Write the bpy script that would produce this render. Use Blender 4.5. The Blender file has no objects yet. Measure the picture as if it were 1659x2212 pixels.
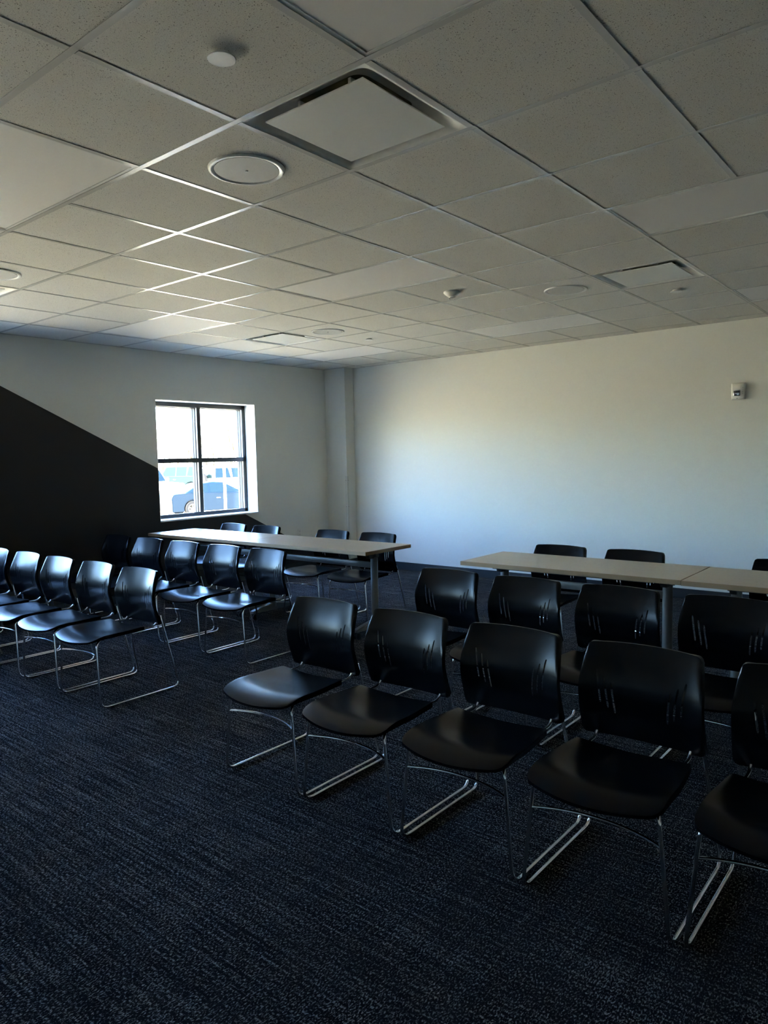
import bpy, bmesh, math, random
from mathutils import Vector, Matrix
PI = math.pi
sc = bpy.context.scene
COL = sc.collection
random.seed(7)
T = 0.6096            # ceiling module (2 ft)
H = 2.69              # ceiling height
XL = -5.48            # left wall plane
YB = 6.297            # far wall plane
XR, YF = 6.1, -5.6    # unseen right wall / wall behind the camera

# ------------------------------------------------------------------ materials
def mat(name, color, rough=0.5, metal=0.0, spec=0.5, **kw):
    m = bpy.data.materials.new(name); m.use_nodes = True
    b = m.node_tree.nodes['Principled BSDF']
    b.inputs['Base Color'].default_value = (*color, 1)
    b.inputs['Roughness'].default_value = rough
    b.inputs['Metallic'].default_value = metal
    b.inputs['Specular IOR Level'].default_value = spec
    for k, v in kw.items(): b.inputs[k.replace('_', ' ')].default_value = v
    return m
def N(m, t, **kw):
    n = m.node_tree.nodes.new(t)
    for k, v in kw.items(): setattr(n, k, v)
    return n
def L(m, a, b): m.node_tree.links.new(a, b)
def coords(m, scale=(1, 1, 1), src='Object', rotz=0):
    tc = N(m, 'ShaderNodeTexCoord'); mp = N(m, 'ShaderNodeMapping')
    L(m, tc.outputs[src], mp.inputs['Vector']); mp.inputs['Scale'].default_value = scale
    mp.inputs['Rotation'].default_value = (0, 0, rotz)
    return mp.outputs['Vector']
def noise(m, vec, scale, detail=3, rough=0.5):
    n = N(m, 'ShaderNodeTexNoise'); L(m, vec, n.inputs['Vector'])
    n.inputs['Scale'].default_value = scale; n.inputs['Detail'].default_value = detail
    n.inputs['Roughness'].default_value = rough
    return n.outputs['Fac']
def ramp(m, fac, stops):
    r = N(m, 'ShaderNodeValToRGB'); L(m, fac, r.inputs['Fac'])
    e = r.color_ramp.elements
    while len(e) < len(stops): e.new(0.5)
    for q, (p, c) in zip(e, stops):
        q.position = p; q.color = (*c, 1) if isinstance(c, tuple) else (c, c, c, 1)
    return r.outputs['Color']
def mixc(m, fac, a, b, mode='MIX'):
    n = N(m, 'ShaderNodeMix', data_type='RGBA', blend_type=mode)
    for s, v in ((0, fac), (6, a), (7, b)):
        if hasattr(v, 'links'): L(m, v, n.inputs[s])
        elif isinstance(v, tuple): n.inputs[s].default_value = (*v, 1)
        else: n.inputs[s].default_value = v
    return n.outputs[2]
def mth(m, op, a, b=0.0):
    n = N(m, 'ShaderNodeMath', operation=op)
    for i, v in enumerate((a, b)):
        if hasattr(v, 'links'): L(m, v, n.inputs[i])
        else: n.inputs[i].default_value = v
    return n.outputs[0]
def bump(m, h, strength=0.2, dist=0.002):
    b = N(m, 'ShaderNodeBump'); L(m, h, b.inputs['Height'])
    b.inputs['Strength'].default_value = strength; b.inputs['Distance'].default_value = dist
    L(m, b.outputs['Normal'], m.node_tree.nodes['Principled BSDF'].inputs['Normal'])
def setc(m, c): L(m, c, m.node_tree.nodes['Principled BSDF'].inputs['Base Color'])
def setr(m, c): L(m, c, m.node_tree.nodes['Principled BSDF'].inputs['Roughness'])

M = {}
def paint(name, c, rough=0.55):
    m = mat(name, c, rough, spec=0.35)
    n = noise(m, coords(m), 260, 2); bump(m, n, 0.12, 0.001); return m
M['wall'] = paint('warm white wall paint', (0.76, 0.755, 0.70))
M['white_trim'] = mat('white window reveal', (0.8, 0.8, 0.78), 0.5)
# accent wall: one wall, white above a slanted line and charcoal below it
m = paint('wall paint with slanted charcoal block', (0.7, 0.7, 0.7)); tc = N(m, 'ShaderNodeTexCoord')
sp = N(m, 'ShaderNodeSeparateXYZ'); L(m, tc.outputs['Object'], sp.inputs[0])
ln = mth(m, 'ADD', mth(m, 'MULTIPLY', mth(m, 'SUBTRACT', sp.outputs['Y'], 1.822), 0.4946), sp.outputs['Z'])
fac = mth(m, 'LESS_THAN', ln, 2.214)
setc(m, mixc(m, fac, (0.76, 0.755, 0.70), (0.0115, 0.0115, 0.012)))
M['accent'] = m
M['base'] = mat('dark slate rubber base', (0.013, 0.018, 0.021), 0.5)

# carpet: dark navy loop pile with pale flecks laid both ways
m = mat('navy flecked loop carpet', (0.01, 0.014, 0.02), 1.0, spec=0.0, Sheen_Weight=0.02, Sheen_Roughness=0.45)
v = coords(m)
fy = noise(m, coords(m, (210, 105, 60)), 1, 2, 0.65)      # loops lying along y
lx = noise(m, coords(m, (2.2, 85, 1)), 1, 2, 0.6)         # long ribs along x
ly = noise(m, coords(m, (70, 3.0, 1)), 1, 2, 0.6)
loops = fy; ribs = mth(m, 'ADD', mth(m, 'MULTIPLY', lx, 0.68), mth(m, 'MULTIPLY', ly, 0.32))
t1 = mth(m, 'ADD', loops, mth(m, 'MULTIPLY', mth(m, 'SUBTRACT', ribs, 0.5), 0.47))
fl = ramp(m, t1, [(0.47, (0.0035, 0.0042, 0.0062)), (0.53, (0.010, 0.0115, 0.0145)), (0.585, (0.105, 0.104, 0.102)), (0.70, (0.30, 0.29, 0.275))])
big = ramp(m, noise(m, v, 1.3, 3), [(0.3, 0.78), (0.7, 1.15)])
setc(m, mixc(m, 1.0, fl, big, 'MULTIPLY'))
bump(m, t1, 0.7, 0.004)
M['carpet'] = m

# ceiling tile: pinholed and fissured mineral fibre
m = mat('fissured mineral ceiling tile', (0.7, 0.68, 0.62), 0.85, spec=0.2)
vec = coords(m, (1, 1, 0.01))
vo = N(m, 'ShaderNodeTexVoronoi'); L(m, vec, vo.inputs['Vector']); vo.inputs['Scale'].default_value = 118
wob = noise(m, vec, 60, 2)
cell = mth(m, 'ADD', vo.outputs['Distance'], mth(m, 'MULTIPLY', mth(m, 'SUBTRACT', wob, 0.5), 0.45))
hole = ramp(m, cell, [(0.13, 1.0), (0.20, 0.0)])
fine = ramp(m, noise(m, vec, 330, 2, 0.7), [(0.54, 0.0), (0.66, 0.6)])
hole = mixc(m, 1.0, hole, fine, 'LIGHTEN')
setc(m, mixc(m, hole, (0.71, 0.69, 0.645), (0.19, 0.18, 0.155)))
bump(m, hole, -0.35, 0.002)
M['tile'] = m
M['grid'] = mat('white enamelled ceiling tee', (0.62, 0.61, 0.58), 0.26, spec=0.6)
M['lens'] = mat('satin white light lens', (0.78, 0.76, 0.74), 0.7, spec=0.25)
M['fixture'] = mat('white fixture metal', (0.7, 0.7, 0.68), 0.35)
M['diff'] = mat('white diffuser metal', (0.74, 0.74, 0.71), 0.5, spec=0.4)
M['duct'] = mat('dark duct lining', (0.16, 0.15, 0.09), 0.8)
m = mat('perforated speaker grille', (0.60, 0.60, 0.58), 0.6)
vo = N(m, 'ShaderNodeTexVoronoi'); L(m, coords(m), vo.inputs['Vector']); vo.inputs['Scale'].default_value = 420
setc(m, mixc(m, ramp(m, vo.outputs['Distance'], [(0.2, 0.35), (0.4, 0.0)]), (0.52, 0.52, 0.5), (0.2, 0.2, 0.2)))
M['grille'] = m
M['plastic_white'] = mat('white device plastic', (0.74, 0.72, 0.67), 0.3)
M['lens_dark'] = mat('dark strobe reflector', (0.12, 0.12, 0.12), 0.1, 0.7)
M['strobe'] = mat('silver strobe reflector', (0.7, 0.7, 0.7), 0.08, 1.0)
M['mark'] = mat('dark print', (0.08, 0.07, 0.06), 0.6)

m = mat('black polypropylene shell', (0.0014, 0.0020, 0.0034), 0.27, spec=0.18)
bump(m, noise(m, coords(m), 900, 2), 0.08, 0.0006); M['shell'] = m
M['chrome'] = mat('chrome plated rod', (0.82, 0.82, 0.82), 0.14, 1.0)
M['glide'] = mat('black nylon glide', (0.012, 0.012, 0.012), 0.5)
m = mat('pale maple laminate', (0.5, 0.4, 0.29), 0.3, spec=0.5)
g = noise(m, coords(m, (3, 60, 10)), 1.0, 4, 0.6); g2 = noise(m, coords(m, (60, 260, 10)), 1.0, 1)
gg = mth(m, 'ADD', mth(m, 'MULTIPLY', g, 0.85), mth(m, 'MULTIPLY', g2, 0.15))
setc(m, ramp(m, gg, [(0.3, (0.385, 0.27, 0.17)), (0.7, (0.44, 0.32, 0.21))]))
setr(m, ramp(m, g2, [(0.2, 0.27), (0.8, 0.32)])); M['maple'] = m
M['edge'] = mat('tan table edge band', (0.33, 0.225, 0.13), 0.4)
M['steel'] = mat('silver grey powder coat', (0.13, 0.135, 0.135), 0.35, 0.3)
M['bracket'] = mat('black table mechanism', (0.012, 0.013, 0.014), 0.4)
M['wheel'] = mat('black caster tread', (0.008, 0.008, 0.008), 0.5)
M['guard'] = mat('clear vinyl corner guard', (0.70, 0.70, 0.655), 0.25)
M['screw'] = mat('screw head', (0.12, 0.12, 0.11), 0.4, 0.6)
M['frame'] = mat('dark bronze window frame', (0.013, 0.013, 0.014), 0.35)
M['frame_out'] = mat('grey aluminium outer frame', (0.03, 0.027, 0.028), 0.5, spec=0.2)
# architectural glass: clear pane with a mirror-like surface reflection
m = bpy.data.materials.new('window glass'); m.use_nodes = True; nt = m.node_tree; nt.nodes.clear()
o_ = nt.nodes.new('ShaderNodeOutputMaterial'); mx = nt.nodes.new('ShaderNodeMixShader')
tr = nt.nodes.new('ShaderNodeBsdfTransparent'); gl = nt.nodes.new('ShaderNodeBsdfGlossy'); fr = nt.nodes.new('ShaderNodeLayerWeight')
tr.inputs[0].default_value = (0.93, 0.96, 0.97, 1); gl.inputs['Roughness'].default_value = 0.0; fr.inputs['Blend'].default_value = 0.5
p5 = nt.nodes.new('ShaderNodeMath'); p5.operation = 'POWER'; p5.inputs[1].default_value = 5.0; ma = nt.nodes.new('ShaderNodeMath'); ma.operation = 'MULTIPLY_ADD'; ma.inputs[1].default_value = 0.9; ma.inputs[2].default_value = 0.03
nt.links.new(fr.outputs['Facing'], p5.inputs[0]); nt.links.new(p5.outputs[0], ma.inputs[0]); nt.links.new(ma.outputs[0], mx.inputs[0]); nt.links.new(tr.outputs[0], mx.inputs[1]); nt.links.new(gl.outputs[0], mx.inputs[2]); nt.links.new(mx.outputs[0], o_.inputs[0])
M['glass'] = m
m = mat('sunlit asphalt', (0.2, 0.19, 0.17), 0.9)
setc(m, ramp(m, noise(m, coords(m), 3.0, 5), [(0.3, (0.32, 0.28, 0.20)), (0.7, (0.40, 0.35, 0.25))])); M['asphalt'] = m
M['brickout'] = mat('tan exterior masonry', (0.4, 0.33, 0.26), 0.85)
M['roofm'] = mat('grey roof membrane', (0.3, 0.3, 0.3), 0.9)
M['bark'] = mat('bare tree bark', (0.022, 0.0155, 0.009), 0.95, spec=0.05)
M['twig'] = mat('winter scrub', (0.007, 0.0055, 0.004), 0.95, spec=0.05)
M['tyre'] = mat('tyre rubber', (0.004, 0.004, 0.005), 0.8, spec=0.1)
M['rim'] = mat('alloy rim', (0.45, 0.46, 0.48), 0.3, 0.8)
M['carglass'] = mat('tinted car glass', (0.0014, 0.0034, 0.0044), 0.15, spec=0.15)
M['car_blue'] = mat('blue car paint', (0.0013, 0.0038, 0.0085), 0.35, spec=0.1)
M['car_green'] = mat('dark green car paint', (0.0016, 0.0050, 0.0056), 0.35, spec=0.1)
M['car_white'] = mat('white car paint', (0.75, 0.75, 0.75), 0.25)
M['car_silver'] = mat('silver car paint', (0.45, 0.47, 0.5), 0.3, 0.3)
M['red'] = mat('red tail lamp', (0.03, 0.002, 0.002), 0.3, spec=0.1)
M['black'] = mat('black trim', (0.002, 0.002, 0.002), 0.6, spec=0.1)
M['polem'] = mat('pale painted steel', (0.6, 0.6, 0.6), 0.4)
M['signblue'] = mat('blue sign face', (0.006, 0.010, 0.018), 0.6, spec=0.1)

# ------------------------------------------------------------------ mesh helpers
class MB:
    """collects shapes and links them as one mesh object"""
    def __init__(s): s.bm = bmesh.new()
    def box(s, x0, y0, z0, x1, y1, z1, bev=0.0, seg=2):
        r = bmesh.ops.create_cube(s.bm, size=1.0); vs = r['verts']
        for v in vs: v.co = Vector(((x0 + x1) / 2 + v.co.x * (x1 - x0), (y0 + y1) / 2 + v.co.y * (y1 - y0), (z0 + z1) / 2 + v.co.z * (z1 - z0)))
        if bev:
            es = list({e for v in vs for e in v.link_edges})
            bmesh.ops.bevel(s.bm, geom=es, offset=bev, segments=seg, affect='EDGES', profile=0.5)
        return s
    def prism(s, pts, z0, z1, axis='z', bev=0.0):
        """extrude a polygon: axis z -> pts are (x,y); axis y -> pts (x,z); axis x -> pts (y,z)"""
        def mk(p, h):
            if axis == 'z': return (p[0], p[1], h)
            if axis == 'y': return (p[0], h, p[1])
            return (h, p[0], p[1])
        a = [s.bm.verts.new(mk(p, z0)) for p in pts]; b = [s.bm.verts.new(mk(p, z1)) for p in pts]
        n = len(pts); fs = [s.bm.faces.new(a[::-1]), s.bm.faces.new(b)]
        for i in range(n): fs.append(s.bm.faces.new((a[i], a[(i + 1) % n], b[(i + 1) % n], b[i])))
        bmesh.ops.recalc_face_normals(s.bm, faces=fs)
        if bev:
            es = list({e for f in fs for e in f.edges})
            bmesh.ops.bevel(s.bm, geom=es, offset=bev, segments=2, affect='EDGES')
        return s
    def tube(s, pts, r, n=10, cap=True, fillet=0.0, fs=5, taper=None):
        pts = [Vector(p) for p in pts]
        if fillet:
            out = [pts[0]]
            for i in range(1, len(pts) - 1):
                a, b, c = pts[i - 1], pts[i], pts[i + 1]
                f = fillet[i] if isinstance(fillet, (list, tuple)) else fillet
                da, dc = (a - b), (c - b); f = min(f, da.length * 0.48, dc.length * 0.48)
                p0, p1 = b + da.normalized() * f, b + dc.normalized() * f
                for k in range(fs + 1):
                    t = k / fs; out.append((1 - t) ** 2 * p0 + 2 * t * (1 - t) * b + t * t * p1)
            out.append(pts[-1]); pts = out
        rings = []; up = None
        for i, p in enumerate(pts):
            d = (pts[min(i + 1, len(pts) - 1)] - pts[max(i - 1, 0)]).normalized()
            if up is None:
                up = d.orthogonal().normalized()
            else:
                up = (up - d * up.dot(d)).normalized()
            side = d.cross(up); rr = r if taper is None else r * (1 + (taper - 1) * i / (len(pts) - 1))
            rings.append([s.bm.verts.new(p + rr * (math.cos(2 * PI * k / n) * up + math.sin(2 * PI * k / n) * side)) for k in range(n)])
        for a, b in zip(rings, rings[1:]):
            for k in range(n): s.bm.faces.new((a[k], a[(k + 1) % n], b[(k + 1) % n], b[k]))
        if cap: s.bm.faces.new(rings[0][::-1]); s.bm.faces.new(rings[-1])
        return s
    def lathe(s, prof, n=48, c=(0, 0, 0), axis='z'):
        def mk(r, h, a):
            x, y = r * math.cos(a), r * math.sin(a)
            q = (x, y, h) if axis == 'z' else ((x, h, y) if axis == 'y' else (h, x, y))
            return (q[0] + c[0], q[1] + c[1], q[2] + c[2])
        rings = []
        for r, h in prof:
            if r < 1e-6: rings.append([s.bm.verts.new(mk(0, h, 0))])
            else: rings.append([s.bm.verts.new(mk(r, h, 2 * PI * k / n)) for k in range(n)])
        fs = []
        for a, b in zip(rings, rings[1:]):
            if len(a) == 1 and len(b) == 1: continue
            for k in range(n):
                k2 = (k + 1) % n
                if len(a) == 1: fs.append(s.bm.faces.new((a[0], b[k2], b[k])))
                elif len(b) == 1: fs.append(s.bm.faces.new((a[k], a[k2], b[0])))
                else: fs.append(s.bm.faces.new((a[k], a[k2], b[k2], b[k])))
        bmesh.ops.recalc_face_normals(s.bm, faces=fs)
        return s
    def build(s, name, material, parent=None, smooth=True, loc=None, sharp=35):
        me = bpy.data.meshes.new(name); s.bm.normal_update(); s.bm.to_mesh(me); s.bm.free()
        me.materials.append(material)
        if smooth:
            me.shade_smooth(); me.set_sharp_from_angle(angle=math.radians(sharp))
        o = bpy.data.objects.new(name, me); COL.objects.link(o)
        if parent: o.parent = parent
        if loc: o.location = loc
        return o

def tag(o, label=None, cat=None, group=None, kind=None):
    if label: o['label'] = label
    if cat: o['category'] = cat
    if group: o['group'] = group
    if kind: o['kind'] = kind
    return o
def empty(name, loc=(0, 0, 0), rz=0.0, **kw):
    o = bpy.data.objects.new(name, None); COL.objects.link(o); o.empty_display_size = 0.1
    o.location = loc; o.rotation_euler = (0, 0, rz); return tag(o, **kw)
def copy_tree(o, parent=None):
    c = o.copy(); COL.objects.link(c)
    if parent: c.parent = parent
    for ch in list(o.children): copy_tree(ch, c)
    return c
def apply_mods(o):
    dg = bpy.context.evaluated_depsgraph_get(); dg.update()
    me = bpy.data.meshes.new_from_object(o.evaluated_get(dg)); o.modifiers.clear(); o.data = me

# ------------------------------------------------------------------ room shell
WT = 0.315; ZT = 4.2
WINS = [(3.445, 4.857, 0.817, 2.168), (0.22, 1.63, 0.817, 2.168), (-3.35, -1.94, 0.817, 2.168)]
f = MB().box(XL - 0.02, YF - 0.1, -0.12, XR + 0.1, YB + 0.02, 0.0).build('floor', M['carpet'], smooth=False)
tag(f, 'dark navy flecked carpet covering the whole floor', 'floor', kind='structure')
# left wall built around its three window openings
b = MB(); ys = YF - 0.1
for (y0, y1, z0, z1) in sorted(WINS):
    b.box(XL - WT, ys, -0.2, XL, y0, ZT); b.box(XL - WT, y0, -0.2, XL, y1, z0); b.box(XL - WT, y0, z1, XL, y1, ZT); ys = y1
b.box(XL - WT, ys, -0.2, XL, YB + 0.2, ZT)
tag(b.build('wall_left', M['accent'], smooth=False), 'white wall with a slanted charcoal painted block and square window', 'wall', kind='structure')
tag(MB().box(XL - 0.0, YB, -0.2, XR + 0.2, YB + 0.2, ZT).build('wall_back', M['wall'], smooth=False), 'long plain off-white wall washed by window light', 'wall', kind='structure')
tag(MB().box(XR, YF - 0.1, -0.2, XR + 0.2, YB, ZT).build('wall_right', M['wall'], smooth=False), 'off-white wall to the right outside the picture', 'wall', kind='structure')
tag(MB().box(XL, YF - 0.2, -0.2, XR + 0.2, YF, ZT).build('wall_front', M['wall'], smooth=False), 'off-white wall behind the viewpoint', 'wall', kind='structure')
tag(MB().box(XL - WT, YF - 0.2, ZT, XR + 0.2, YB + 0.2, ZT + 0.2).build('roof', M['roofm'], smooth=False), 'flat roof over the ceiling void', 'roof', kind='structure')
# boxed-in column in the far left corner
cx1, cy0 = -5.11, 6.125
tag(MB().box(XL, cy0, 0, cx1, YB, H).build('column', M['wall'], smooth=False), 'square off-white column boxed into the far corner', 'column', kind='structure')
gz = 1.235
g = empty('corner_guard', (cx1, cy0, 0.1), label='pale vinyl guard strip on the lower edge of the corner column', cat='corner guard')
MB().prism([(-0.03, -0.004), (0.004, -0.004), (0.004, 0.03), (0.0005, 0.03), (0.0005, -0.0005), (-0.03, -0.0005)], 0, gz - 0.1).build('strip', M['guard'], g, smooth=False)
for z in (0.3, 0.72, 1.08):
    MB().lathe([(0, -0.0065), (0.004, -0.006), (0.004, -0.0035)], 12, (-0.018, 0, z), 'y').build('screw', M['screw'], g)
    MB().lathe([(0, 0.0065), (0.004, 0.006), (0.004, 0.0035)], 12, (0, 0.018, z), 'x').build('screw', M['screw'], g)
# baseboards
def baseb(name, x0, y0, x1, y1, lab):
    tag(MB().box(x0, y0, 0, x1, y1, 0.1, 0.003, 1).build(name, M['base']), lab, 'baseboard', kind='structure')
baseb('baseboard_back', cx1 + 0.008, YB - 0.008, XR, YB, 'dark slate rubber baseboard along the long plain wall')
baseb('baseboard_left', XL, YF, XL + 0.008, cy0, 'dark rubber baseboard under the charcoal wall')
baseb('baseboard_column', cx1, cy0, cx1 + 0.008, YB, 'dark rubber baseboard on the right side of the column')
baseb('baseboard_front', XL + 0.008, cy0 - 0.008, cx1 + 0.008, cy0, 'dark rubber baseboard on the front of the column')

# ------------------------------------------------------------------ windows
def window(name, w, lab):
    y0, y1, z0, z1 = w
    r = empty(name, (XL - 0.19, (y0 + y1) / 2, z0), label=lab, cat='window', kind='structure')
    W2, HH = (y1 - y0) / 2, z1 - z0; fw = 0.052
    # lining of the opening (reveal)
    b = MB(); e = 0.004
    b.box(0, -W2, HH - e, 0.19, W2, HH); b.box(0, W2 - e, 0, 0.19, W2, HH); b.box(0, -W2, 0, 0.19, -W2 + e, HH)
    b.build('reveal', M['white_trim'], r, smooth=False)
    MB().box(0, -W2 - 0.0, -0.0, 0.205, W2 + 0.0, 0.018, 0.003, 1).build('window_sill', M['white_trim'], r)
    b = MB()
    zb = 0.018
    b.box(-0.03, -W2, HH - fw - 0.003, 0, W2, HH, 0.002, 1); b.box(-0.03, -W2, zb, 0, W2, zb + 0.042, 0.002, 1)
    b.box(-0.03, -W2, zb, 0, -W2 + fw, HH, 0.002, 1); b.box(-0.03, W2 - fw, zb, 0, W2, HH, 0.002, 1)
    zm = 0.676; b.box(-0.03, -W2, zm - 0.026, 0, W2, zm + 0.026, 0.002, 1)
    b.box(-0.03, -0.026, zb, 0.001, 0.026, HH, 0.002, 1)
    b.build('window_frame', M['frame'], r)
    b = MB()
    for (a, c) in ((-W2, -W2 + fw), (-0.031, 0.031), (W2 - fw, W2)):
        b.box(-0.075, a, 0, -0.037, c, HH, 0.003, 1); b.box(-0.12, a, 0, -0.079, c + 0.0, HH, 0.003, 1)
    for (a, c) in ((0, zb + 0.03), (zm - 0.022, zm + 0.022), (HH - fw - 0.01, HH)):
        b.box(-0.12, -W2, a, -0.037, W2, c, 0.003, 1)
    b.build('outer_frame', M['frame_out'], r)
    for (a, c) in ((-W2 + fw, -0.031), (0.031, W2 - fw)):
        for (d, e2) in ((zb + 0.04, zm - 0.03), (zm + 0.03, HH - fw - 0.01)):
            MB().box(-0.036, a - 0.006, d - 0.006, -0.031, c + 0.006, e2 + 0.006).build('window_pane', M['glass'], r, smooth=False)
    return r
window('window_1', WINS[0], 'square four pane window with dark frame above the left table')
window('window_2', WINS[1], 'square four pane window beside the seating, left of the picture')
window('window_3_added', WINS[2], 'unseen four pane window behind the viewpoint, added to light the near ceiling')  # unseen third opening, added to bring more daylight onto the near ceiling

# wall devices
o = empty('wall_outlet', (XL, 5.56, 0.44), label='small white power outlet low on the wall left of the corner column', cat='outlet')
MB().box(0, -0.037, 0, 0.006, 0.037, 0.118, 0.003, 2).build('cover_plate', M['plastic_white'], o)
for z in (0.022, 0.066):
    s_ = MB().box(0.006, -0.016, z, 0.009, 0.016, z + 0.03, 0.002, 1).build('socket', M['plastic_white'], o)
    MB().box(0.0088, -0.008, z + 0.01, 0.0095, -0.005, z + 0.02).box(0.0088, 0.005, z + 0.01, 0.0095, 0.008, z + 0.02).build('slot', M['mark'], s_, smooth=False)

a = empty('fire_alarm', (-0.262, YB, 1.945), label='white fire alarm strobe mounted high on the long plain wall', cat='fire alarm')
MB().box(-0.058, -0.02, 0.0, 0.058, 0.0008, 0.15, 0.0095, 4).build('back_plate', M['plastic_white'], a)
MB().box(-0.052, -0.040, 0.006, 0.052, -0.012, 0.144, 0.012, 4).build('housing', M['plastic_white'], a)
MB().box(-0.037, -0.046, 0.086, 0.026, -0.038, 0.127, 0.003, 3).build('sounder_grille', M['plastic_white'], a)
st = MB().box(-0.034, -0.052, 0.034, 0.024, -0.038, 0.083, 0.006, 3).build('strobe_lens', M['strobe'], a)
MB().box(-0.026, -0.0535, 0.06, 0.018, -0.0512, 0.077, 0.004, 2).box(0.014, -0.0535, 0.04, 0.019, -0.0512, 0.06).box(-0.02, -0.0535, 0.042, -0.004, -0.0512, 0.05, 0.001, 1).build('reflector_slot', M['lens_dark'], st)
MB().lathe([(0.004, -0.0395), (0.003, -0.041), (0, -0.041)], 12, (-0.004, 0, 0.014), 'y').build('test_hole', M['mark'], a)
a.scale = (1.08, 1.0, 1.08)
for i, ch in enumerate('FIRE'):
    cu = bpy.data.curves.new('letter', 'FONT'); cu.body = ch; cu.size = 0.014; cu.extrude = 0.0003; cu.align_x = 'CENTER'
    to = bpy.data.objects.new('letter', cu); COL.objects.link(to)
    dg = bpy.context.evaluated_depsgraph_get(); me = bpy.data.meshes.new_from_object(to.evaluated_get(dg)); me.materials.append(M['mark'])
    bpy.data.objects.remove(to)
    lo = bpy.data.objects.new('letter', me); COL.objects.link(lo); lo.parent = a
    lo.rotation_euler = (PI / 2, 0, 0); lo.location = (0.041, -0.0403, 0.098 - i * 0.016)

# ------------------------------------------------------------------ ceiling
I0, I1 = -9, 10; J0, J1 = -9, 10
def xs(i): return min(max(i * T, XL), XR)
def yj(j): return min(max(j * T, YF), YB)
panels = [(i, j) for i in (-8, -4, 0) for j in (0, 4, 8)]
diffs = [(-1, 1), (-1, 6), (-7, 1), (-7, 6)]
skip = {(i + k, j) for i, j in panels for k in (0, 1)} | set(diffs)
b = MB()
rnd = random.Random(3)
for i in range(I0, I1):
    for j in range(J0 - 1, J1 + 1):
        x0, x1, y0, y1 = xs(i), xs(i + 1), yj(j), yj(j + 1)
        if x1 - x0 < 0.03 or y1 - y0 < 0.03 or (i, j) in skip: continue
        z = H + 0.0018
        b.box(x0 + 0.003 * (i > I0), y0 + 0.003, z, x1 - 0.003, y1 - 0.003, z + 0.016)
tag(b.build('ceiling', M['tile'], smooth=False), 'suspended ceiling of pinholed off-white tiles', 'ceiling', kind='structure')
b = MB(); tw = 0.012
pan_mid = {(i + 1, j) for i, j in panels}
for j in range(J0, J1 + 1):
    y = j * T
    if YF < y < YB: b.box(XL, y - tw, H, XR, y + tw, H + 0.0015); b.box(XL, y - 0.002, H + 0.0015, XR, y + 0.002, H + 0.035)
for i in range(I0 + 1, I1):
    x = i * T
    for j in range(J0 - 1, J1 + 1):
        if (i, j) in pan_mid: continue
        y0, y1 = yj(j), yj(j + 1)
        if y1 - y0 > 0.03: b.box(x - tw, y0 + tw + 0.0015, H - 0.0003, x + tw, y1 - tw - 0.0015, H + 0.0012); b.box(x - 0.002, y0 + 0.002, H + 0.0012, x + 0.002, y1 - 0.002, H + 0.035)
# wall angle
b.box(XL, YB - 0.02, H - 0.001, XR, YB, H + 0.001); b.box(XL, YF, H - 0.001, XL + 0.02, YB, H + 0.001)
tag(b.build('trim_1', M['grid'], smooth=False), 'white metal grid of tees carrying the ceiling tiles', 'ceiling grid', kind='structure')

PL = {(-4, 0): 'white flat light panel at the left edge of the ceiling, above the clipped speaker',
      (0, 0): 'white flat light panel cut off by the top edge of the picture',
      (-4, 4): 'white flat light panel near the middle of the ceiling, beside the cone sensor',
      (0, 4): 'long white light panel at the right edge of the ceiling, above the right square vent',
      (-8, 4): 'white light panel in the ceiling above the window, reflecting sky',
      (-8, 8): 'white light panel farthest away, close to the corner column',
      (-4, 8): 'slim white light panel close to the long plain wall',
      (0, 8): 'white light panel just peeking in at the right edge by the long wall',
      (-8, 0): 'white light panel in the ceiling directly over the front left chairs'}
for (i, j), lab in PL.items():
    cxx, cyy = (i + 1) * T, (j + 0.5) * T
    r = empty('ceiling_light', (cxx, cyy, H), label=lab, cat='ceiling light', group='flat light panels in the ceiling')
    hx, hy = T - 0.006, T / 2 - 0.006; b = MB(); fr_ = 0.02
    b.box(-hx, -hy, 0.002, hx, -hy + fr_, 0.05); b.box(-hx, hy - fr_, 0.002, hx, hy, 0.05)
    b.box(-hx, -hy + fr_, 0.002, -hx + fr_, hy - fr_, 0.05); b.box(hx - fr_, -hy + fr_, 0.002, hx, hy - fr_, 0.05)
    b.build('light_frame', M['fixture'], r, smooth=False)
    MB().box(-hx + fr_, -hy + fr_, 0.004, hx - fr_, hy - fr_, 0.009).build('light_lens', M['lens'], r, smooth=False)
    MB().box(-hx + 0.001, -hy + 0.001, 0.05, hx - 0.001, hy - 0.001, 0.055).build('light_back', M['fixture'], r, smooth=False)

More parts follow.
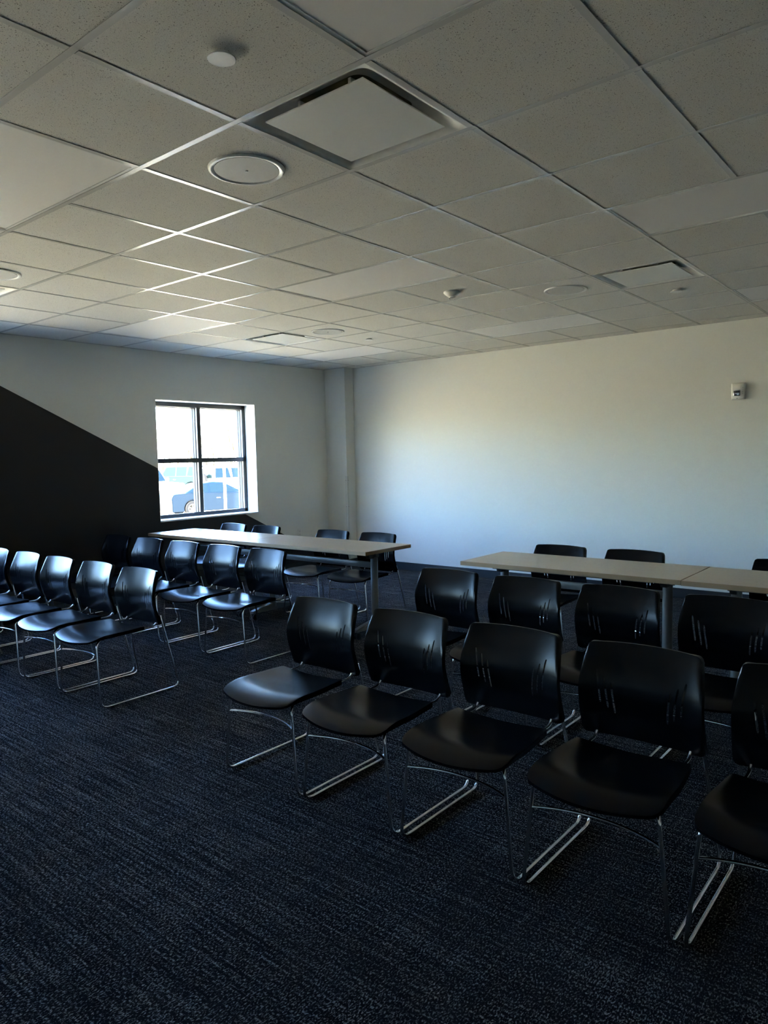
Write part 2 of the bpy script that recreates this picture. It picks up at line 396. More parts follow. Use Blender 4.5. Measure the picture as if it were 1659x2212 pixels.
def rr(hw, rad, n=8):
    out = []
    for cx_, cy_, a0 in ((1, 1, 0), (-1, 1, PI / 2), (-1, -1, PI), (1, -1, 1.5 * PI)):
        for k in range(n + 1):
            a_ = a0 + k * PI / 2 / n
            out.append((cx_ * (hw - rad) + rad * math.cos(a_), cy_ * (hw - rad) + rad * math.sin(a_)))
    return out
DL = {(-1, 1): 'large square ceiling vent with flat centre plate, nearest the viewer',
      (-1, 6): 'square ceiling vent on the right, near the long plain wall',
      (-7, 6): 'square ceiling vent far away towards the corner column',
      (-7, 1): 'square ceiling vent cut off at the left edge of the picture'}
for (i, j), lab in DL.items():
    r = empty('ceiling_vent', ((i + 0.5) * T, (j + 0.5) * T, H), label=lab, cat='ceiling vent', group='square plaque vents in the ceiling')
    bm = bmesh.new(); prof = [(0.2985, 0.0008, 0.002), (0.292, 0.0010, 0.006), (0.282, 0.003, 0.03), (0.274, 0.009, 0.045), (0.267, 0.020, 0.05), (0.258, 0.036, 0.05), (0.240, 0.053, 0.05), (0.205, 0.066, 0.05), (0.16, 0.072, 0.05)]
    rings = [[bm.verts.new((x, y, z)) for x, y in rr(hw, rad)] for hw, z, rad in prof]
    n = len(rings[0])
    for p, q in zip(rings, rings[1:]):
        for k in range(n): bm.faces.new((p[k], q[k], q[(k + 1) % n], p[(k + 1) % n]))
    mb = MB(); mb.bm.free(); mb.bm = bm; mb.build('pan', M['diff'], r)
    MB().box(-0.17, -0.17, 0.09, 0.17, 0.17, 0.095).build('duct', M['duct'], r, smooth=False)
    MB().box(-0.231, -0.231, 0.0, 0.231, 0.231, 0.004).build('plaque', M['diff'], r, smooth=False)
    for sx in (-1, 1):
        MB().box(sx * 0.12 - 0.006, -0.17, 0.004, sx * 0.12 + 0.006, 0.17, 0.062).build('hanger', M['diff'], r, smooth=False)

SL = {(-2, 1): 'round ceiling speaker with brushed grille, biggest and nearest one',
      (-2, 6): 'round ceiling speaker on the right beside the square vent',
      (-6, 6): 'round ceiling speaker farthest away above the corner end of the table',
      (-6, 1): 'round ceiling speaker cut off at the left edge of the picture'}
for (i, j), lab in SL.items():
    r = empty('ceiling_speaker', ((i + 0.5) * T, (j + 0.5) * T, H), label=lab, cat='ceiling speaker', group='round speakers in the ceiling')
    MB().lathe([(0.159, 0.0015), (0.1585, -0.001), (0.1545, -0.0062), (0.149, -0.0072), (0.141, -0.0050), (0.1360, -0.0030), (0.1350, 0.001)], 64).build('trim_ring', M['fixture'], r)
    MB().lathe([(0.1335, 0.001), (0.1335, -0.0032), (0.1325, -0.0038), (0.0, -0.0042)], 64).build('grille', M['grille'], r, sharp=10)
    MB().lathe([(0.0065, -0.003), (0.006, -0.0075), (0.003, -0.0085), (0, -0.0085)], 16).build('centre_screw', M['fixture'], r)
KL = {(-1, 0): 'flat round sprinkler cover cap, nearest one, beyond the big vent',
      (-1, 7): 'small flat sprinkler cover cap at the right near the square vent',
      (-6, 7): 'tiny flat sprinkler cover cap far away near the far speaker'}
KL[(-1, 0)] = 'flat round sprinkler cover cap hanging under a tile at upper left'
for (i, j), lab in KL.items():
    r = empty('sprinkler_cap', ((i + 0.5) * T, (j + 0.5) * T, H), label=lab, cat='sprinkler cap', group='sprinkler cover caps in the ceiling')
    MB().lathe([(0, -0.0125), (0.041, -0.0125), (0.0425, -0.0118), (0.0425, -0.0095), (0.041, -0.009), (0.0, -0.009)], 48).build('cover_disc', M['fixture'], r, sharp=15)
    MB().lathe([(0.03, 0.0017), (0.03, -0.0092)], 32).build('collar', M['fixture'], r)
r = empty('motion_sensor', (-2.56 * T, 5.6 * T, H), label='white cone shaped motion sensor hanging below the ceiling tiles', cat='motion sensor')
MB().lathe([(0, 0.0017), (0.062, 0.0017), (0.062, -0.006), (0.058, -0.012), (0.04, -0.026), (0.026, -0.034)], 40).build('housing', M['plastic_white'], r)
MB().lathe([(0.026, -0.033), (0.024, -0.042), (0.014, -0.048), (0, -0.05)], 32).build('lens', M['plastic_white'], r)
MB().box(-0.014, -0.018, -0.052, -0.006, -0.01, -0.044, 0.002, 2).build('indicator_lamp', M['mark'], r)

# ------------------------------------------------------------------ chair
def ybk(x, v): return 0.145 - 0.031 * (abs(x) / 0.215) ** 2.6 + (0.145 if v > 0.5 else 0.125) * (math.sqrt((v - 0.5) ** 2 + 0.05) - 0.2236)
def wid(v):
    if v < 0.56: t = v / 0.56; return 0.2205 - 0.0025 * math.sin(t * PI / 2)
    t = (v - 0.56) / 0.44; return 0.218 - 0.015 * t ** 1.4
def make_back(parent):
    bm = bmesh.new(); NU, NV = 36, 30; R = 0.020; g = []
    for k in range(NV + 1):
        v = 0.5 - 0.5 * math.cos(PI * k / NV); v = 0.55 * v + 0.45 * k / NV; row = []
        for h in range(NU + 1):
            u = -math.cos(PI * h / NU); u = 0.6 * u + 0.4 * (2 * h / NU - 1)
            w = wid(v); x = u * w
            d = abs(x) - (w - R); q = R - math.sqrt(max(R * R - d * d, 0)) if d > 0 else 0.0
            r2 = 0.02; d2 = abs(x) - (w - r2); q2 = r2 - math.sqrt(max(r2 * r2 - d2 * d2, 0)) if d2 > 0 else 0.0
            zt = 0.775 + 0.007 * (1 - u * u) - q; zb = 0.430 + 0.004 * u * u + q2
            row.append(bm.verts.new((x, ybk(x, v), zb + (zt - zb) * v)))
        g.append(row)
    for k in range(NV):
        for h in range(NU): bm.faces.new((g[k][h], g[k][h + 1], g[k + 1][h + 1], g[k + 1][h]))
    # return flange turned backwards all round
    loop = g[0] + [g[k][NU] for k in range(1, NV + 1)] + g[NV][NU - 1::-1] + [g[k][0] for k in range(NV - 1, 0, -1)]
    lo = []
    for vv in loop:
        side = min(1.0, max(0.0, (abs(vv.co.x) - 0.16) / 0.035)); vz = (vv.co.z - 0.425) / 0.35
        dep = 0.007 + 0.013 * side * (1 if vz > 0.08 else 0.6)
        lo.append(bm.verts.new((vv.co.x + math.copysign(0.0015, vv.co.x) * side, vv.co.y + dep, vv.co.z - 0.0005)))
    n = len(loop)
    for k in range(n): bm.faces.new((loop[k], lo[k], lo[(k + 1) % n], loop[(k + 1) % n]))
    bmesh.ops.recalc_face_normals(bm, faces=bm.faces)
    mb = MB(); mb.bm.free(); mb.bm = bm
    o = mb.build('backrest', M['shell'], parent)
    s = o.modifiers.new('s', 'SOLIDIFY'); s.thickness = 0.0042; s.offset = 0
    apply_mods(o)
    # six curved slots cut right through
    c = MB()
    for sx in (-1, 1):
        for (xt, xb, zt, zb) in ((0.160, 0.144, 0.683, 0.562), (0.133, 0.118, 0.662, 0.543), (0.106, 0.094, 0.641, 0.525)):
            pts = []; n = 12; hw = 0.0040
            for k in range(n + 1):
                t = k / n; x = xb + (xt - xb) * t ** 1.35; z = zb + (zt - zb) * t; w_ = hw * min(1, 0.6 + 5 * min(t, 1 - t)); pts.append((x, z, w_))
            poly = [(sx * (x + w_), z) for x, z, w_ in pts] + [(sx * (x - w_), z) for x, z, w_ in pts[::-1]]
            c.prism(poly, 0.05, 0.28, 'y')
    co = c.build('cut', M['shell'], None, smooth=False)
    bo = o.modifiers.new('b', 'BOOLEAN'); bo.operation = 'DIFFERENCE'; bo.solver = 'EXACT'; bo.object = co
    apply_mods(o); bpy.data.objects.remove(co)
    o.data.shade_smooth(); o.data.set_sharp_from_angle(angle=math.radians(40))
    return o
def seat_z(x, y):
    t = (y + 0.355) / 0.415; xn = x / 0.22
    z = 0.440 - 0.019 * (1 - xn * xn) * math.exp(-((t - 0.62) / 0.33) ** 2)
    fr = max(0.0, (0.36 - t) / 0.36); z -= 0.036 * fr ** 1.9
    z -= 0.010 * (fr ** 1.2) * (abs(xn) ** 3)
    bk = max(0.0, (t - 0.72) / 0.28); z += 0.004 * bk * abs(xn) - 0.004 * bk * bk
    return z
def make_seat(parent):
    bm = bmesh.new(); NU, NV = 30, 30; g = []
    for k in range(NV + 1):
        v = k / NV; v = 0.7 * v + 0.3 * (0.5 - 0.5 * math.cos(PI * v)); row = []
        for h in range(NU + 1):
            u = 2 * h / NU - 1; u = 0.5 * u + 0.5 * math.sin(u * PI / 2)
            w = 0.199 + 0.021 * min(1, (1 - v) * 1.7) ** 0.8
            rf = 0.05; 
            yf = -0.305 - 0.05 * (1 - abs(u) ** 2.2)
            x = u * w; d = abs(x) - (w - 0.03)
            if d > 0: yf += (0.03 - math.sqrt(max(0.03 ** 2 - d * d, 0))) * 1.1
            yb = 0.062 - 0.006 * (1 - u * u)
            y = yf + (yb - yf) * v
            row.append(bm.verts.new((x, y, seat_z(x, y))))
        g.append(row)
    for k in range(NV):
        for h in range(NU): bm.faces.new((g[k][h], g[k][h + 1], g[k + 1][h + 1], g[k + 1][h]))
    loop = g[0] + [g[k][NU] for k in range(1, NV + 1)] + g[NV][NU - 1::-1] + [g[k][0] for k in range(NV - 1, 0, -1)]
    lo = []
    for vv in loop:
        side = min(1.0, max(0.0, (abs(vv.co.x) - 0.15) / 0.03)) * min(1.0, max(0.0, (vv.co.y + 0.30) / 0.08))
        lo.append(bm.verts.new((vv.co.x * 1.004, vv.co.y * 1.002, vv.co.z - 0.009 - 0.013 * side)))
    n = len(loop)
    for k in range(n): bm.faces.new((loop[k], lo[k], lo[(k + 1) % n], loop[(k + 1) % n]))
    bmesh.ops.recalc_face_normals(bm, faces=bm.faces)
    mb = MB(); mb.bm.free(); mb.bm = bm
    o = mb.build('seat', M['shell'], parent)
    s = o.modifiers.new('s', 'SOLIDIFY'); s.thickness = 0.004; s.offset = 0
    apply_mods(o); return o
def make_chair():
    r = empty('stacking_chair')
    make_seat(r); make_back(r)
    R = 0.0068
    for sx in (-1, 1):
        P = [(0.168, 0.186, 0.490), (0.169, 0.184, 0.455), (0.170, 0.150, 0.418), (0.172, -0.215, 0.4125), (0.206, -0.268, 0.395),
             (0.2435, -0.282, 0.0105), (0.2435, 0.276, 0.0105), (0.203, 0.188, 0.45), (0.196, 0.185, 0.488)]
        MB().tube([(sx * x, y, z) for x, y, z in P], R, 12, True, [0, 0.015, 0.035, 0.03, 0.03, 0.055, 0.05, 0.015, 0], 7).build('side_frame', M['chrome'], r)
        for y in (-0.2, 0.2):
            MB().box(sx * 0.2435 - 0.008, y - 0.018, 0, sx * 0.2435 + 0.008, y + 0.018, 0.011, 0.003, 2).build('glide', M['glide'], r)
    pts = []
    for k in range(21):
        t = -1 + k / 10; pts.append((0.2135 * t, -0.272 + 0.055 * (1 - abs(t) ** 2.2), 0.305))
    MB().tube(pts, 0.0052, 10).build('crossbar', M['chrome'], r)
    return r
proto = make_chair(); first = [True]
def place(x, y, label, group, rz=0.0):
    o = proto if first[0] else copy_tree(proto); first[0] = False
    o.location = (x, y, 0); o.rotation_euler = (0, 0, rz)
    tag(o, label, 'chair', group); return o
G1 = 'black chairs in the front row on the right'
for x, y, lab, rz in ((-1.0, 1.225, 'black chair with sheen on its seat at the aisle end of the front right row', 0.0),
                  (-0.475, 1.222, 'black chair second from the aisle in the nearest right row', 0.0),
                  (0.053, 1.226, 'black chair in the middle of the nearest right row, third from the aisle', 0.0),
                  (0.578, 1.224, 'largest fully visible black chair, fourth from the aisle in the nearest row', 0.0),
                  (1.105, 1.232, 'black chair cut off by the right edge in the nearest row', 0.0)):
    place(x, y, lab, G1, rz)
G2 = 'black chairs in the second row on the right'
for x, y, lab in ((-1.003, 2.325, 'black chair at the aisle end of the second right row'),
                  (-0.468, 2.315, 'black chair second from the aisle in the row just before the right tables'),
                  (0.066, 2.32, 'black chair before the right tables that hides a table leg beside it'),
                  (0.602, 2.315, 'black chair touching the right edge of the picture in the second right row')):
    place(x, y, lab, G2)
G3 = 'black chairs in the front row on the left'
for x, y, lab in ((-2.785, 1.315, 'black chair at the aisle end of the front left row'),
                  (-3.322, 1.322, 'black chair second from the aisle in the front left row'),
                  (-3.85, 1.312, 'black chair in the middle of the front left row'),
                  (-4.375, 1.318, 'black chair in the front left row next to the one cut off by the edge'),
                  (-4.905, 1.312, 'black chair cut off by the left edge of the picture')):
    place(x, y, lab, G3)
G4 = 'black chairs in the second row on the left'
for x, y, lab in ((-2.785, 2.437, 'black chair at the aisle end of the second left row'),
                  (-3.325, 2.440, 'black chair second from the aisle in the second left row'),
                  (-3.868, 2.437, 'black chair in the middle of the second left row'),
                  (-4.41, 2.440, 'black chair fourth from the aisle in the second left row'),
                  (-4.955, 2.445, 'unlit black chair against the charcoal wall')):
    place(x, y, lab, G4)
G5 = 'black chairs behind the left table'
for x, y, lab in ((-4.88, 3.81, 'black chair behind the left table directly under the window'),
                  (-4.33, 3.80, 'black chair behind the left table just right of the window chair'),
                  (-3.36, 3.795, 'black chair behind the left table in front of the corner column'),
                  (-2.79, 3.80, 'black chair behind the right-hand end of the left table')):
    place(x, y, lab, G5)
G6 = 'black chairs behind the right table'
for x, y, lab in ((-0.945, 3.75, 'black chair behind the right table near its left end'),
                  (-0.372, 3.745, 'black chair behind the right table next to the seam between tops'),
                  (0.605, 3.745, 'black chair behind the right table cut off by the right edge')):
    place(x, y, lab, G6)

# ------------------------------------------------------------------ tables
def make_table(x0, x1, y0, y1, z, label, legs):
    cx_, cy_ = (x0 + x1) / 2, (y0 + y1) / 2; hx, hy = (x1 - x0) / 2, (y1 - y0) / 2
    r = empty('training_table', (cx_, cy_, 0), label=label, cat='table', group='maple training tables')
    th = 0.029
    MB().box(-hx + 0.002, -hy + 0.002, z - th + 0.0005, hx - 0.002, hy - 0.002, z, 0.0008, 1).build('tabletop', M['maple'], r, smooth=False)
    b = MB()
    b.box(-hx, -hy, z - th, hx, -hy + 0.0022, z - 0.0008); b.box(-hx, hy - 0.0022, z - th, hx, hy, z - 0.0008)
    b.box(-hx, -hy, z - th, -hx + 0.0022, hy, z - 0.0008); b.box(hx - 0.0022, -hy, z - th, hx, hy, z - 0.0008)
    b.build('edge_band', M['edge'], r, smooth=False)
    LY = 0.035
    for lx in legs:
        lx -= cx_
        b = MB().lathe([(0, 0.09), (0.034, 0.09), (0.034, 0.12), (0.03, 0.135), (0.03, 0.655), (0, 0.655)], 32, (lx, LY, 0))
        lg = b.build('leg', M['steel'], r)
        # foot: a bar that slopes down to both ends
        FL = 0.27
        b = MB().prism([(-FL + LY, 0.062), (FL + LY, 0.062), (FL + LY, 0.082), (LY + 0.04, 0.125), (LY - 0.04, 0.125), (-FL + LY, 0.082)], lx - 0.028, lx + 0.028, 'x', 0.006)
        b.build('foot', M['steel'], lg)
        for sy in (-1, 1):
            yy = LY + sy * (FL - 0.035)
            c = MB().tube([(lx, yy, 0.055), (lx, yy, 0.07)], 0.011, 12)
            c.box(lx - 0.011, yy - 0.03, 0.03, lx + 0.011, yy + 0.022, 0.06, 0.004, 2)
            for s2 in (-1, 1):
                c.lathe([(0, -0.009), (0.024, -0.009), (0.0285, -0.006), (0.0285, 0.006), (0.024, 0.009), (0, 0.009)], 28, (lx + s2 * 0.021, yy - 0.006, 0.0285), 'x')
            c.build('caster', M['wheel'], lg)
        # tilt mechanism under the top
        b = MB().prism([(-0.20, z - th - 0.001), (0.20, z - th - 0.001), (0.20, z - th - 0.012), (0.075, z - th - 0.026), (0.06, z - th - 0.07), (-0.045, z - th - 0.07), (-0.06, z - th - 0.026), (-0.20, z - th - 0.012)], lx - 0.02, lx + 0.02, 'x', 0.003)
        b.tube([(lx - 0.045, LY - 0.01, z - th - 0.045), (lx + 0.045, LY - 0.01, z - th - 0.045)], 0.019, 16)
        b.box(lx - 0.055, -0.20, z - th - 0.009, lx + 0.055, -0.10, z - th - 0.001, 0.002, 1)
        b.build('tilt_bracket', M['bracket'], r)
    a_, b_ = min(legs) - cx_, max(legs) - cx_
    MB().box(a_ + 0.02, LY - 0.016, 0.558, b_ - 0.02, LY + 0.016, 0.606, 0.004, 2).build('cross_beam', M['steel'], r)
    MB().box(a_ + 0.03, hy - 0.09, z - th - 0.024, b_ - 0.03, hy - 0.06, z - th - 0.0005, 0.002, 1).box(a_ + 0.03, -hy + 0.11, z - th - 0.024, b_ - 0.03, -hy + 0.14, z - th - 0.0005, 0.002, 1).build('stiffener_rail', M['bracket'], r)
    return r
TZ = 0.742
make_table(-5.195, -3.699, 3.10, 3.69, TZ, 'pale maple table under the window, its top mirroring the daylight', (-4.98, -3.865))
make_table(-3.695, -2.193, 3.095, 3.685, TZ, 'pale maple table forming the right-hand half of the left table run', (-3.66, -2.385))
make_table(-1.298, 0.198, 3.075, 3.675, TZ, 'maple table at the left of the right run, its left end free', (-1.135, 0.02))
make_table(0.203, 1.70, 3.065, 3.665, TZ, 'maple table running out of the picture at the right edge', (0.42, 1.5))

# ------------------------------------------------------------------ outside
CAM = Vector((1.4771, -1.1545, 1.481)); YAW = 0.6853056
fw = Vector((-math.sin(YAW), math.cos(YAW), 0)); rt = Vector((math.cos(YAW), math.sin(YAW), 0))
GP = [(12, -0.15), (XL - WT, -0.15), (-10, -0.45), (-16, -0.8), (-27, -0.9), (-30.5, -0.62), (-40, -0.6), (-70, -0.2), (-220, 2.5)]
def gz_at(x):
    for (xa, za), (xb, zb) in zip(GP, GP[1:]):
        if xb <= x <= xa: return za + (zb - za) * (xa - x) / (xa - xb)
    return -0.15
bm = bmesh.new(); rows = [[bm.verts.new((x, y, z)) for y in (-220, -40, 0, 40, 260)] for x, z in GP[1:]]
for p, q in zip(rows, rows[1:]):
    for k in range(4): bm.faces.new((p[k], q[k], q[k + 1], p[k + 1]))
bmesh.ops.recalc_face_normals(bm, faces=bm.faces)
for f_ in bm.faces:
    if f_.normal.z < 0: f_.normal_flip()
mb = MB(); mb.bm.free(); mb.bm = bm
tag(mb.build('ground', M['asphalt'], smooth=False), 'sunlit car park outside the window', 'ground', kind='structure')

def wheel(name, parent, x, y, r, side):
    w = MB().lathe([(r * 0.62, -0.1), (r * 0.93, -0.1), (r, -0.07), (r, 0.07), (r * 0.93, 0.1), (r * 0.62, 0.1)], 28, (x, y, r), 'y').build(name, M['tyre'], parent)
    b = MB(); yo = y + side * 0.085
    b.lathe([(r * 0.66, -0.012), (r * 0.66, 0.012), (r * 0.56, 0.012), (r * 0.56, -0.012), (r * 0.66, -0.012)], 28, (x, yo, r), 'y')
    b.lathe([(0, -0.012), (r * 0.14, -0.012), (r * 0.14, 0.012), (0, 0.012)], 16, (x, yo, r), 'y')
    for k in range(5):
        a_ = 2 * PI * k / 5 + 0.3; d = Vector((math.cos(a_), 0, math.sin(a_)))
        b.tube([Vector((x, yo, r)) + d * r * 0.1, Vector((x, yo, r)) + d * r * 0.58], r * 0.075, 6)
    b.build('rim', M['rim'], w)
def car(loc, rz, paint_, body, cabin, wheels, wr, W, label, mats=None, spare=False, glasspads=None):
    """side outlines in (x forward, z); the car faces +x"""
    r = empty('car', loc, rz, label=label, cat='car')
    hw = W / 2
    # lower body with wheel arches cut in the outline
    pts = []
    zb = wr * 0.62
    pts.append((body[0][0], zb))
    for wx_ in wheels:
        ra = wr * 1.16
        a0 = math.asin(min(1, (zb - wr) / ra))
        for k in range(9):
            a_ = PI - a0 + (2 * a0 - PI) * k / 8 if False else (PI - a0) - (PI - 2 * a0) * k / 8
            pts.append((wx_ + ra * math.cos(a_), wr + ra * math.sin(a_)))
    pts.append((body[-1][0], zb)); pts += body[::-1]
    MB().prism(pts, -hw, hw, 'y', 0.03).build('body', paint_, r)
    # cabin, narrower towards the roof
    bm = bmesh.new(); zlo = min(p[1] for p in cabin); zhi = max(p[1] for p in cabin)
    def hwz(z, inset=0.0): return hw - 0.06 - 0.17 * (z - zlo) / (zhi - zlo) + inset
    a = [bm.verts.new((x, -hwz(z), z)) for x, z in cabin]; c = [bm.verts.new((x, hwz(z), z)) for x, z in cabin]; n = len(cabin)
    fs = [bm.faces.new(a), bm.faces.new(c[::-1])] + [bm.faces.new((a[k], c[k], c[(k + 1) % n], a[(k + 1) % n])) for k in range(n)]
    bmesh.ops.recalc_face_normals(bm, faces=bm.faces)
    bmesh.ops.bevel(bm, geom=list(bm.edges), offset=0.025, segments=2, affect='EDGES')
    mb = MB(); mb.bm.free(); mb.bm = bm; mb.build('cabin', paint_, r)
    for poly in glasspads['side']:
        for sy in (-1, 1):
            bm = bmesh.new(); o1 = [bm.verts.new((x, sy * hwz(z, 0.008), z)) for x, z in poly]; o2 = [bm.verts.new((x, sy * hwz(z, -0.02), z)) for x, z in poly]; n = len(poly)
            bm.faces.new(o1); bm.faces.new(o2[::-1]); [bm.faces.new((o1[k], o1[(k + 1) % n], o2[(k + 1) % n], o2[k])) for k in range(n)]
            bmesh.ops.recalc_face_normals(bm, faces=bm.faces); mb = MB(); mb.bm.free(); mb.bm = bm; mb.build('side_window', M['carglass'], r, smooth=False)
    for nm, (p0, p1) in glasspads['end'].items():
        d = Vector((p1[0] - p0[0], 0, p1[1] - p0[1])); nrm = Vector((d.z, 0, -d.x)).normalized()
        if (nrm.x > 0) != (nm == 'windshield'): nrm = -nrm
        q0 = Vector((p0[0], 0, p0[1])) + d * 0.1; q1 = Vector((p0[0], 0, p0[1])) + d * 0.9
        bm = bmesh.new(); vs = []
        for off in (0.01, -0.02):
            vs.append([bm.verts.new((q.x + nrm.x * off, s * (hwz(q.z) - 0.09), q.z + nrm.z * off)) for q, s in ((q0, -1), (q0, 1), (q1, 1), (q1, -1))])
        bm.faces.new(vs[0]); bm.faces.new(vs[1][::-1]); [bm.faces.new((vs[0][k], vs[0][(k + 1) % 4], vs[1][(k + 1) % 4], vs[1][k])) for k in range(4)]
        bmesh.ops.recalc_face_normals(bm, faces=bm.faces); mb = MB(); mb.bm.free(); mb.bm = bm; mb.build(nm, M['carglass'], r, smooth=False)
    for wx_ in wheels:
        for sy in (-1, 1): wheel('wheel', r, wx_, sy * (hw - 0.11), wr, sy)
    zbl = zlo + 0.05; xm = glasspads['end']['windshield'][0][0] - 0.25
    for sy in (-1, 1):
        MB().box(xm - 0.06, sy * (hw + 0.09) - 0.09, zbl + 0.02, xm + 0.06, sy * (hw + 0.09) + 0.09, zbl + 0.16, 0.03, 2).build('wing_mirror', paint_, r)
        MB().box(-0.3, sy * hw - 0.015, zlo - 0.16, -0.12, sy * hw + 0.015, zlo - 0.13, 0.006, 1).build('door_handle', M['rim'], r)
        xr_ = body[0][0]
        MB().box(xr_ - 0.01, sy * (hw - 0.16) - 0.09, zlo - 0.24, xr_ + 0.06, sy * (hw - 0.16) + 0.09, zlo - 0.08, 0.01, 1).build('tail_lamp', M['red'], r)
        xf = body[-1][0]
        MB().box(xf - 0.14, sy * (hw - 0.2) - 0.14, 0.58, xf + 0.01, sy * (hw - 0.2) + 0.14, 0.70, 0.02, 1).build('headlamp', M['rim'], r)
    xf = body[-1][0]; MB().box(xf - 0.05, -hw * 0.62, 0.26, xf + 0.015, hw * 0.62, 0.42, 0.02, 1).build('grille', M['black'], r)
    if spare:
        xr_ = body[0][0]
        s_ = MB().lathe([(0.2, -0.1), (0.36, -0.1), (0.39, -0.06), (0.39, 0.06), (0.36, 0.1), (0.2, 0.1)], 32, (xr_ - 0.12, 0, 1.05), 'x').build('spare_wheel', M['tyre'], r)
        b = MB().lathe([(0.24, -0.02), (0.24, 0.02), (0.2, 0.02), (0.2, -0.02), (0.24, -0.02)], 28, (xr_ - 0.22, 0, 1.05), 'x')
        b.lathe([(0, -0.02), (0.06, -0.02), (0.06, 0.02), (0, 0.02)], 16, (xr_ - 0.22, 0, 1.05), 'x')
        for k in range(5):
            a_ = 2 * PI * k / 5; d = Vector((0, math.cos(a_), math.sin(a_))); b.tube([Vector((xr_ - 0.22, 0, 1.05)) + d * 0.04, Vector((xr_ - 0.22, 0, 1.05)) + d * 0.22], 0.03, 6)
        b.build('rim', M['rim'], s_)
    return r
SED = dict(body=[(-2.3, 0.55), (-2.32, 0.8), (-2.2, 0.98), (-1.6, 1.0), (0.95, 0.93), (1.7, 0.84), (2.15, 0.74), (2.3, 0.6), (2.32, 0.4)],
           cabin=[(-1.75, 0.95), (-0.95, 1.38), (-0.4, 1.45), (0.1, 1.43), (1.15, 0.9)], wheels=(-1.4, 1.4), wr=0.33, W=1.82,
           glasspads=dict(side=[[(-1.45, 1.01), (-0.98, 1.32), (-0.62, 1.36), (-0.62, 1.0)], [(-0.55, 1.0), (-0.55, 1.37), (0.06, 1.36), (0.8, 0.98)]],
                          end={'windshield': ((1.15, 0.9), (0.1, 1.43)), 'rear_window': ((-1.75, 0.95), (-0.95, 1.38))}))
BOX = dict(body=[(-2.15, 0.6), (-2.18, 1.05), (-2.1, 1.15), (0.9, 1.15), (2.05, 1.08), (2.2, 0.95), (2.22, 0.45)],
           cabin=[(-2.1, 1.12), (-2.0, 1.78), (-1.85, 1.86), (0.35, 1.85), (0.55, 1.78), (0.95, 1.12)], wheels=(-1.35, 1.45), wr=0.39, W=1.9,
           glasspads=dict(side=[[(-1.95, 1.2), (-1.88, 1.74), (-1.15, 1.74), (-1.05, 1.2)], [(-0.95, 1.2), (-0.98, 1.74), (-0.3, 1.74), (-0.3, 1.2)], [(-0.2, 1.2), (-0.2, 1.74), (0.42, 1.72), (0.72, 1.2)]],
                          end={'windshield': ((0.95, 1.12), (0.55, 1.78)), 'rear_window': ((-2.1, 1.12), (-2.0, 1.78))}))
def at(px, d):
    """point of the car park seen at image column px (horizon row), d metres ahead of the viewpoint"""
    p = CAM + fw * d + rt * ((px - 829.5) / 1559.3 * d + 0.0); return Vector((p.x, p.y, gz_at(p.x)))
def ang(v): return math.atan2(v.y, v.x)
h = ang(rt * 0.80 + fw * 0.60)
car(at(464, 32.6), h, M['car_blue'], label='blue saloon car seen side-on through the lower window panes', **SED)
car(at(390, 46.0), ang(-rt * 0.93 + fw * 0.25), M['car_green'], label='dark green boxy off-road car behind the saloon in the left pane', **BOX)
car(at(306, 35.5), ang(rt * 0.82 - fw * 0.55), M['car_white'], label='white car with only its nose showing at the left edge of the window', **BOX)
car(at(524, 40.5), ang(rt * 0.8 + fw * 0.6), M['car_white'], label='white off-road car with spare wheel on its back door', spare=True, **BOX)
car(at(336, 52.0), ang(-rt * 0.9 - fw * 0.2), M['car_blue'], label='distant blue car at the far left of the lower left pane', **SED)
car(at(452, 56.0), ang(rt * 0.7 + fw * 0.7), M['car_blue'], label='dark car half hidden behind the window mullion', **SED)
# light pole and sign
p = at(487, 27.0); r = empty('lamp_post', p, label='pale lamp post standing in front of the blue saloon', cat='lamp post')
MB().lathe([(0, 0), (0.17, 0), (0.17, 0.03), (0.1, 0.05), (0.055, 0.06), (0.05, 1.9), (0.04, 7.5), (0, 7.5)], 16).build('pole', M['polem'], r)
MB().box(-0.6, -0.12, 7.45, 0.1, 0.12, 7.55, 0.02, 1).build('lamp_head', M['polem'], r)
p = at(478, 55); r = empty('banner_sign', p, YAW, label='tall narrow blue banner sign in the upper right pane', cat='sign')
MB().tube([(-0.2, 0, 0), (-0.2, 0, 3.6)], 0.04, 10).build('post', M['polem'], r)
MB().box(-0.14, -0.02, 2.1, 0.16, 0.02, 3.4, 0.01, 1).build('banner', M['signblue'], r)
# bare winter trees
def tree(p, hgt, seed, label):
    rn = random.Random(seed); b = MB()
    def br(a, d, ln, rad, lev):
        pts = [a]; q = a.copy(); dd = d.copy()
        for k in range(3):
            dd = (dd + Vector((rn.uniform(-.18, .18), rn.uniform(-.18, .18), rn.uniform(-.02, .12)))).normalized(); q = q + dd * ln / 3; pts.append(q.copy())
        b.tube(pts, rad, 5 if lev < 2 else 3, False, taper=0.5)
        if lev < 5:
            for k in range(rn.randint(2, 4)):
                t = rn.uniform(0.35, 1.0); i = min(2, int(t * 3)); s = pts[i].lerp(pts[i + 1], t * 3 - i)
                nd = (dd + Vector((rn.uniform(-1, 1), rn.uniform(-1, 1), rn.uniform(-0.1, 0.6)))).normalized(); br(s, nd, ln * rn.uniform(.5, .7), rad * 0.5, lev + 1)
    br(Vector((0, 0, 0)), Vector((0, 0, 1)), hgt * 0.5, hgt * 0.013, 0)
    o = b.build('bare_tree', M['bark'], None, smooth=False, loc=p); tag(o, label, 'tree', 'bare trees beyond the car park')
TL_ = 'leafless tree on the skyline beyond the parked cars'
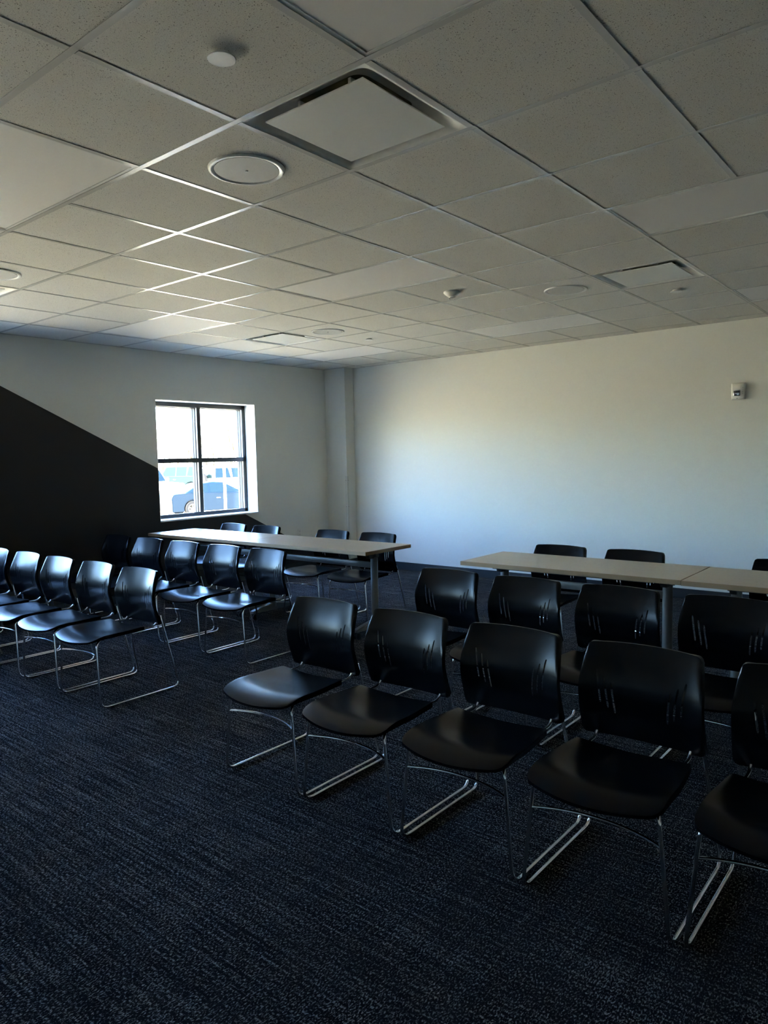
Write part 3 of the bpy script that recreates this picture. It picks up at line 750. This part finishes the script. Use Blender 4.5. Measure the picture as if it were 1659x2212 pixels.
for k, (px, d, hg) in enumerate(((352, 72, 5.5), (372, 80, 7), (388, 70, 6), (404, 96, 8), (417, 62, 5.5), (430, 90, 7), (452, 66, 6), (464, 94, 8), (493, 102, 8.5), (503, 90, 9), (513, 70, 7), (524, 86, 8), (534, 76, 7))):
    tree(at(px, d), hg, 20 + k, TL_)
# winter scrub at the far side of the car park
b = MB(); rn = random.Random(5)
for k in range(900):
    q = at(rn.uniform(435, 475), 60 + rn.uniform(-2, 2)); d = Vector((rn.uniform(-.5, .5), rn.uniform(-.5, .5), rn.uniform(0.6, 1.9)))
    b.tube([q, q + d], 0.02, 3, False, taper=0.4)
tag(b.build('scrub', M['twig'], smooth=False), 'low tangle of winter scrub behind the parked cars', 'scrub', kind='stuff')

# ------------------------------------------------------------------ light
w = bpy.data.worlds.new('sky'); sc.world = w; w.use_nodes = True; nt = w.node_tree
bg = nt.nodes['Background']; sky = nt.nodes.new('ShaderNodeTexSky'); sky.sky_type = 'NISHITA'
EL, AZ = math.radians(36), math.radians(200)      # sun behind the building, low over its left-rear corner
sdir = Vector((0.32, -0.95, 0)).normalized()      # horizontal direction towards the sun
sky.sun_disc = False; sky.sun_elevation = EL; sky.sun_rotation = math.atan2(sdir.x, sdir.y)
sky.air_density = 1.2; sky.dust_density = 0.8; sky.ozone_density = 3.0
mxn = nt.nodes.new('ShaderNodeMix'); mxn.data_type = 'RGBA'; mxn.blend_type = 'MULTIPLY'; mxn.inputs[0].default_value = 1.0
mxn.inputs[7].default_value = (0.80, 0.95, 1.18, 1); nt.links.new(sky.outputs[0], mxn.inputs[6])
nt.links.new(mxn.outputs[2], bg.inputs['Color']); bg.inputs['Strength'].default_value = 0.34
sl = bpy.data.lights.new('sun', 'SUN'); sl.energy = 12.5; sl.angle = math.radians(0.6); sl.color = (1.0, 0.86, 0.56)
so = bpy.data.objects.new('sun', sl); COL.objects.link(so)
to_sun = Vector((sdir.x * math.cos(EL), sdir.y * math.cos(EL), math.sin(EL)))
so.rotation_euler = to_sun.to_track_quat('Z', 'Y').to_euler(); so.location = (0, 0, 12)

# ------------------------------------------------------------------ camera
cd = bpy.data.cameras.new('camera'); co = bpy.data.objects.new('camera', cd); COL.objects.link(co); sc.camera = co
PITCH, ROLL = -0.0757511, -0.0218859
fwd = Vector((-math.sin(YAW) * math.cos(PITCH), math.cos(YAW) * math.cos(PITCH), math.sin(PITCH)))
right = Vector((math.cos(YAW), math.sin(YAW), 0)); up = right.cross(fwd)
r2 = math.cos(ROLL) * right + math.sin(ROLL) * up; u2 = -math.sin(ROLL) * right + math.cos(ROLL) * up
co.matrix_world = Matrix((( r2.x, u2.x, -fwd.x, CAM.x), (r2.y, u2.y, -fwd.y, CAM.y), (r2.z, u2.z, -fwd.z, CAM.z), (0, 0, 0, 1)))
cd.sensor_fit = 'HORIZONTAL'; cd.sensor_width = 36.0; cd.lens = 1559.33 / 1659 * 36.0
cd.clip_start = 0.05; cd.clip_end = 600

cy = sc.cycles
cy.max_bounces = 9; cy.diffuse_bounces = 5; cy.glossy_bounces = 4; cy.transparent_max_bounces = 12; cy.transmission_bounces = 4
cy.caustics_reflective = False; cy.caustics_refractive = False; cy.sample_clamp_indirect = 12.0; cy.blur_glossy = 0.3
cy.use_denoising = True
cy.use_guiding = False
try: cy.use_light_tree = True
except Exception: pass
vs = sc.view_settings; sc.display_settings.display_device = 'sRGB'
vs.view_transform = 'Standard'; vs.look = 'None'; vs.gamma = 1.0; vs.use_curve_mapping = False
vs.exposure = 5.06
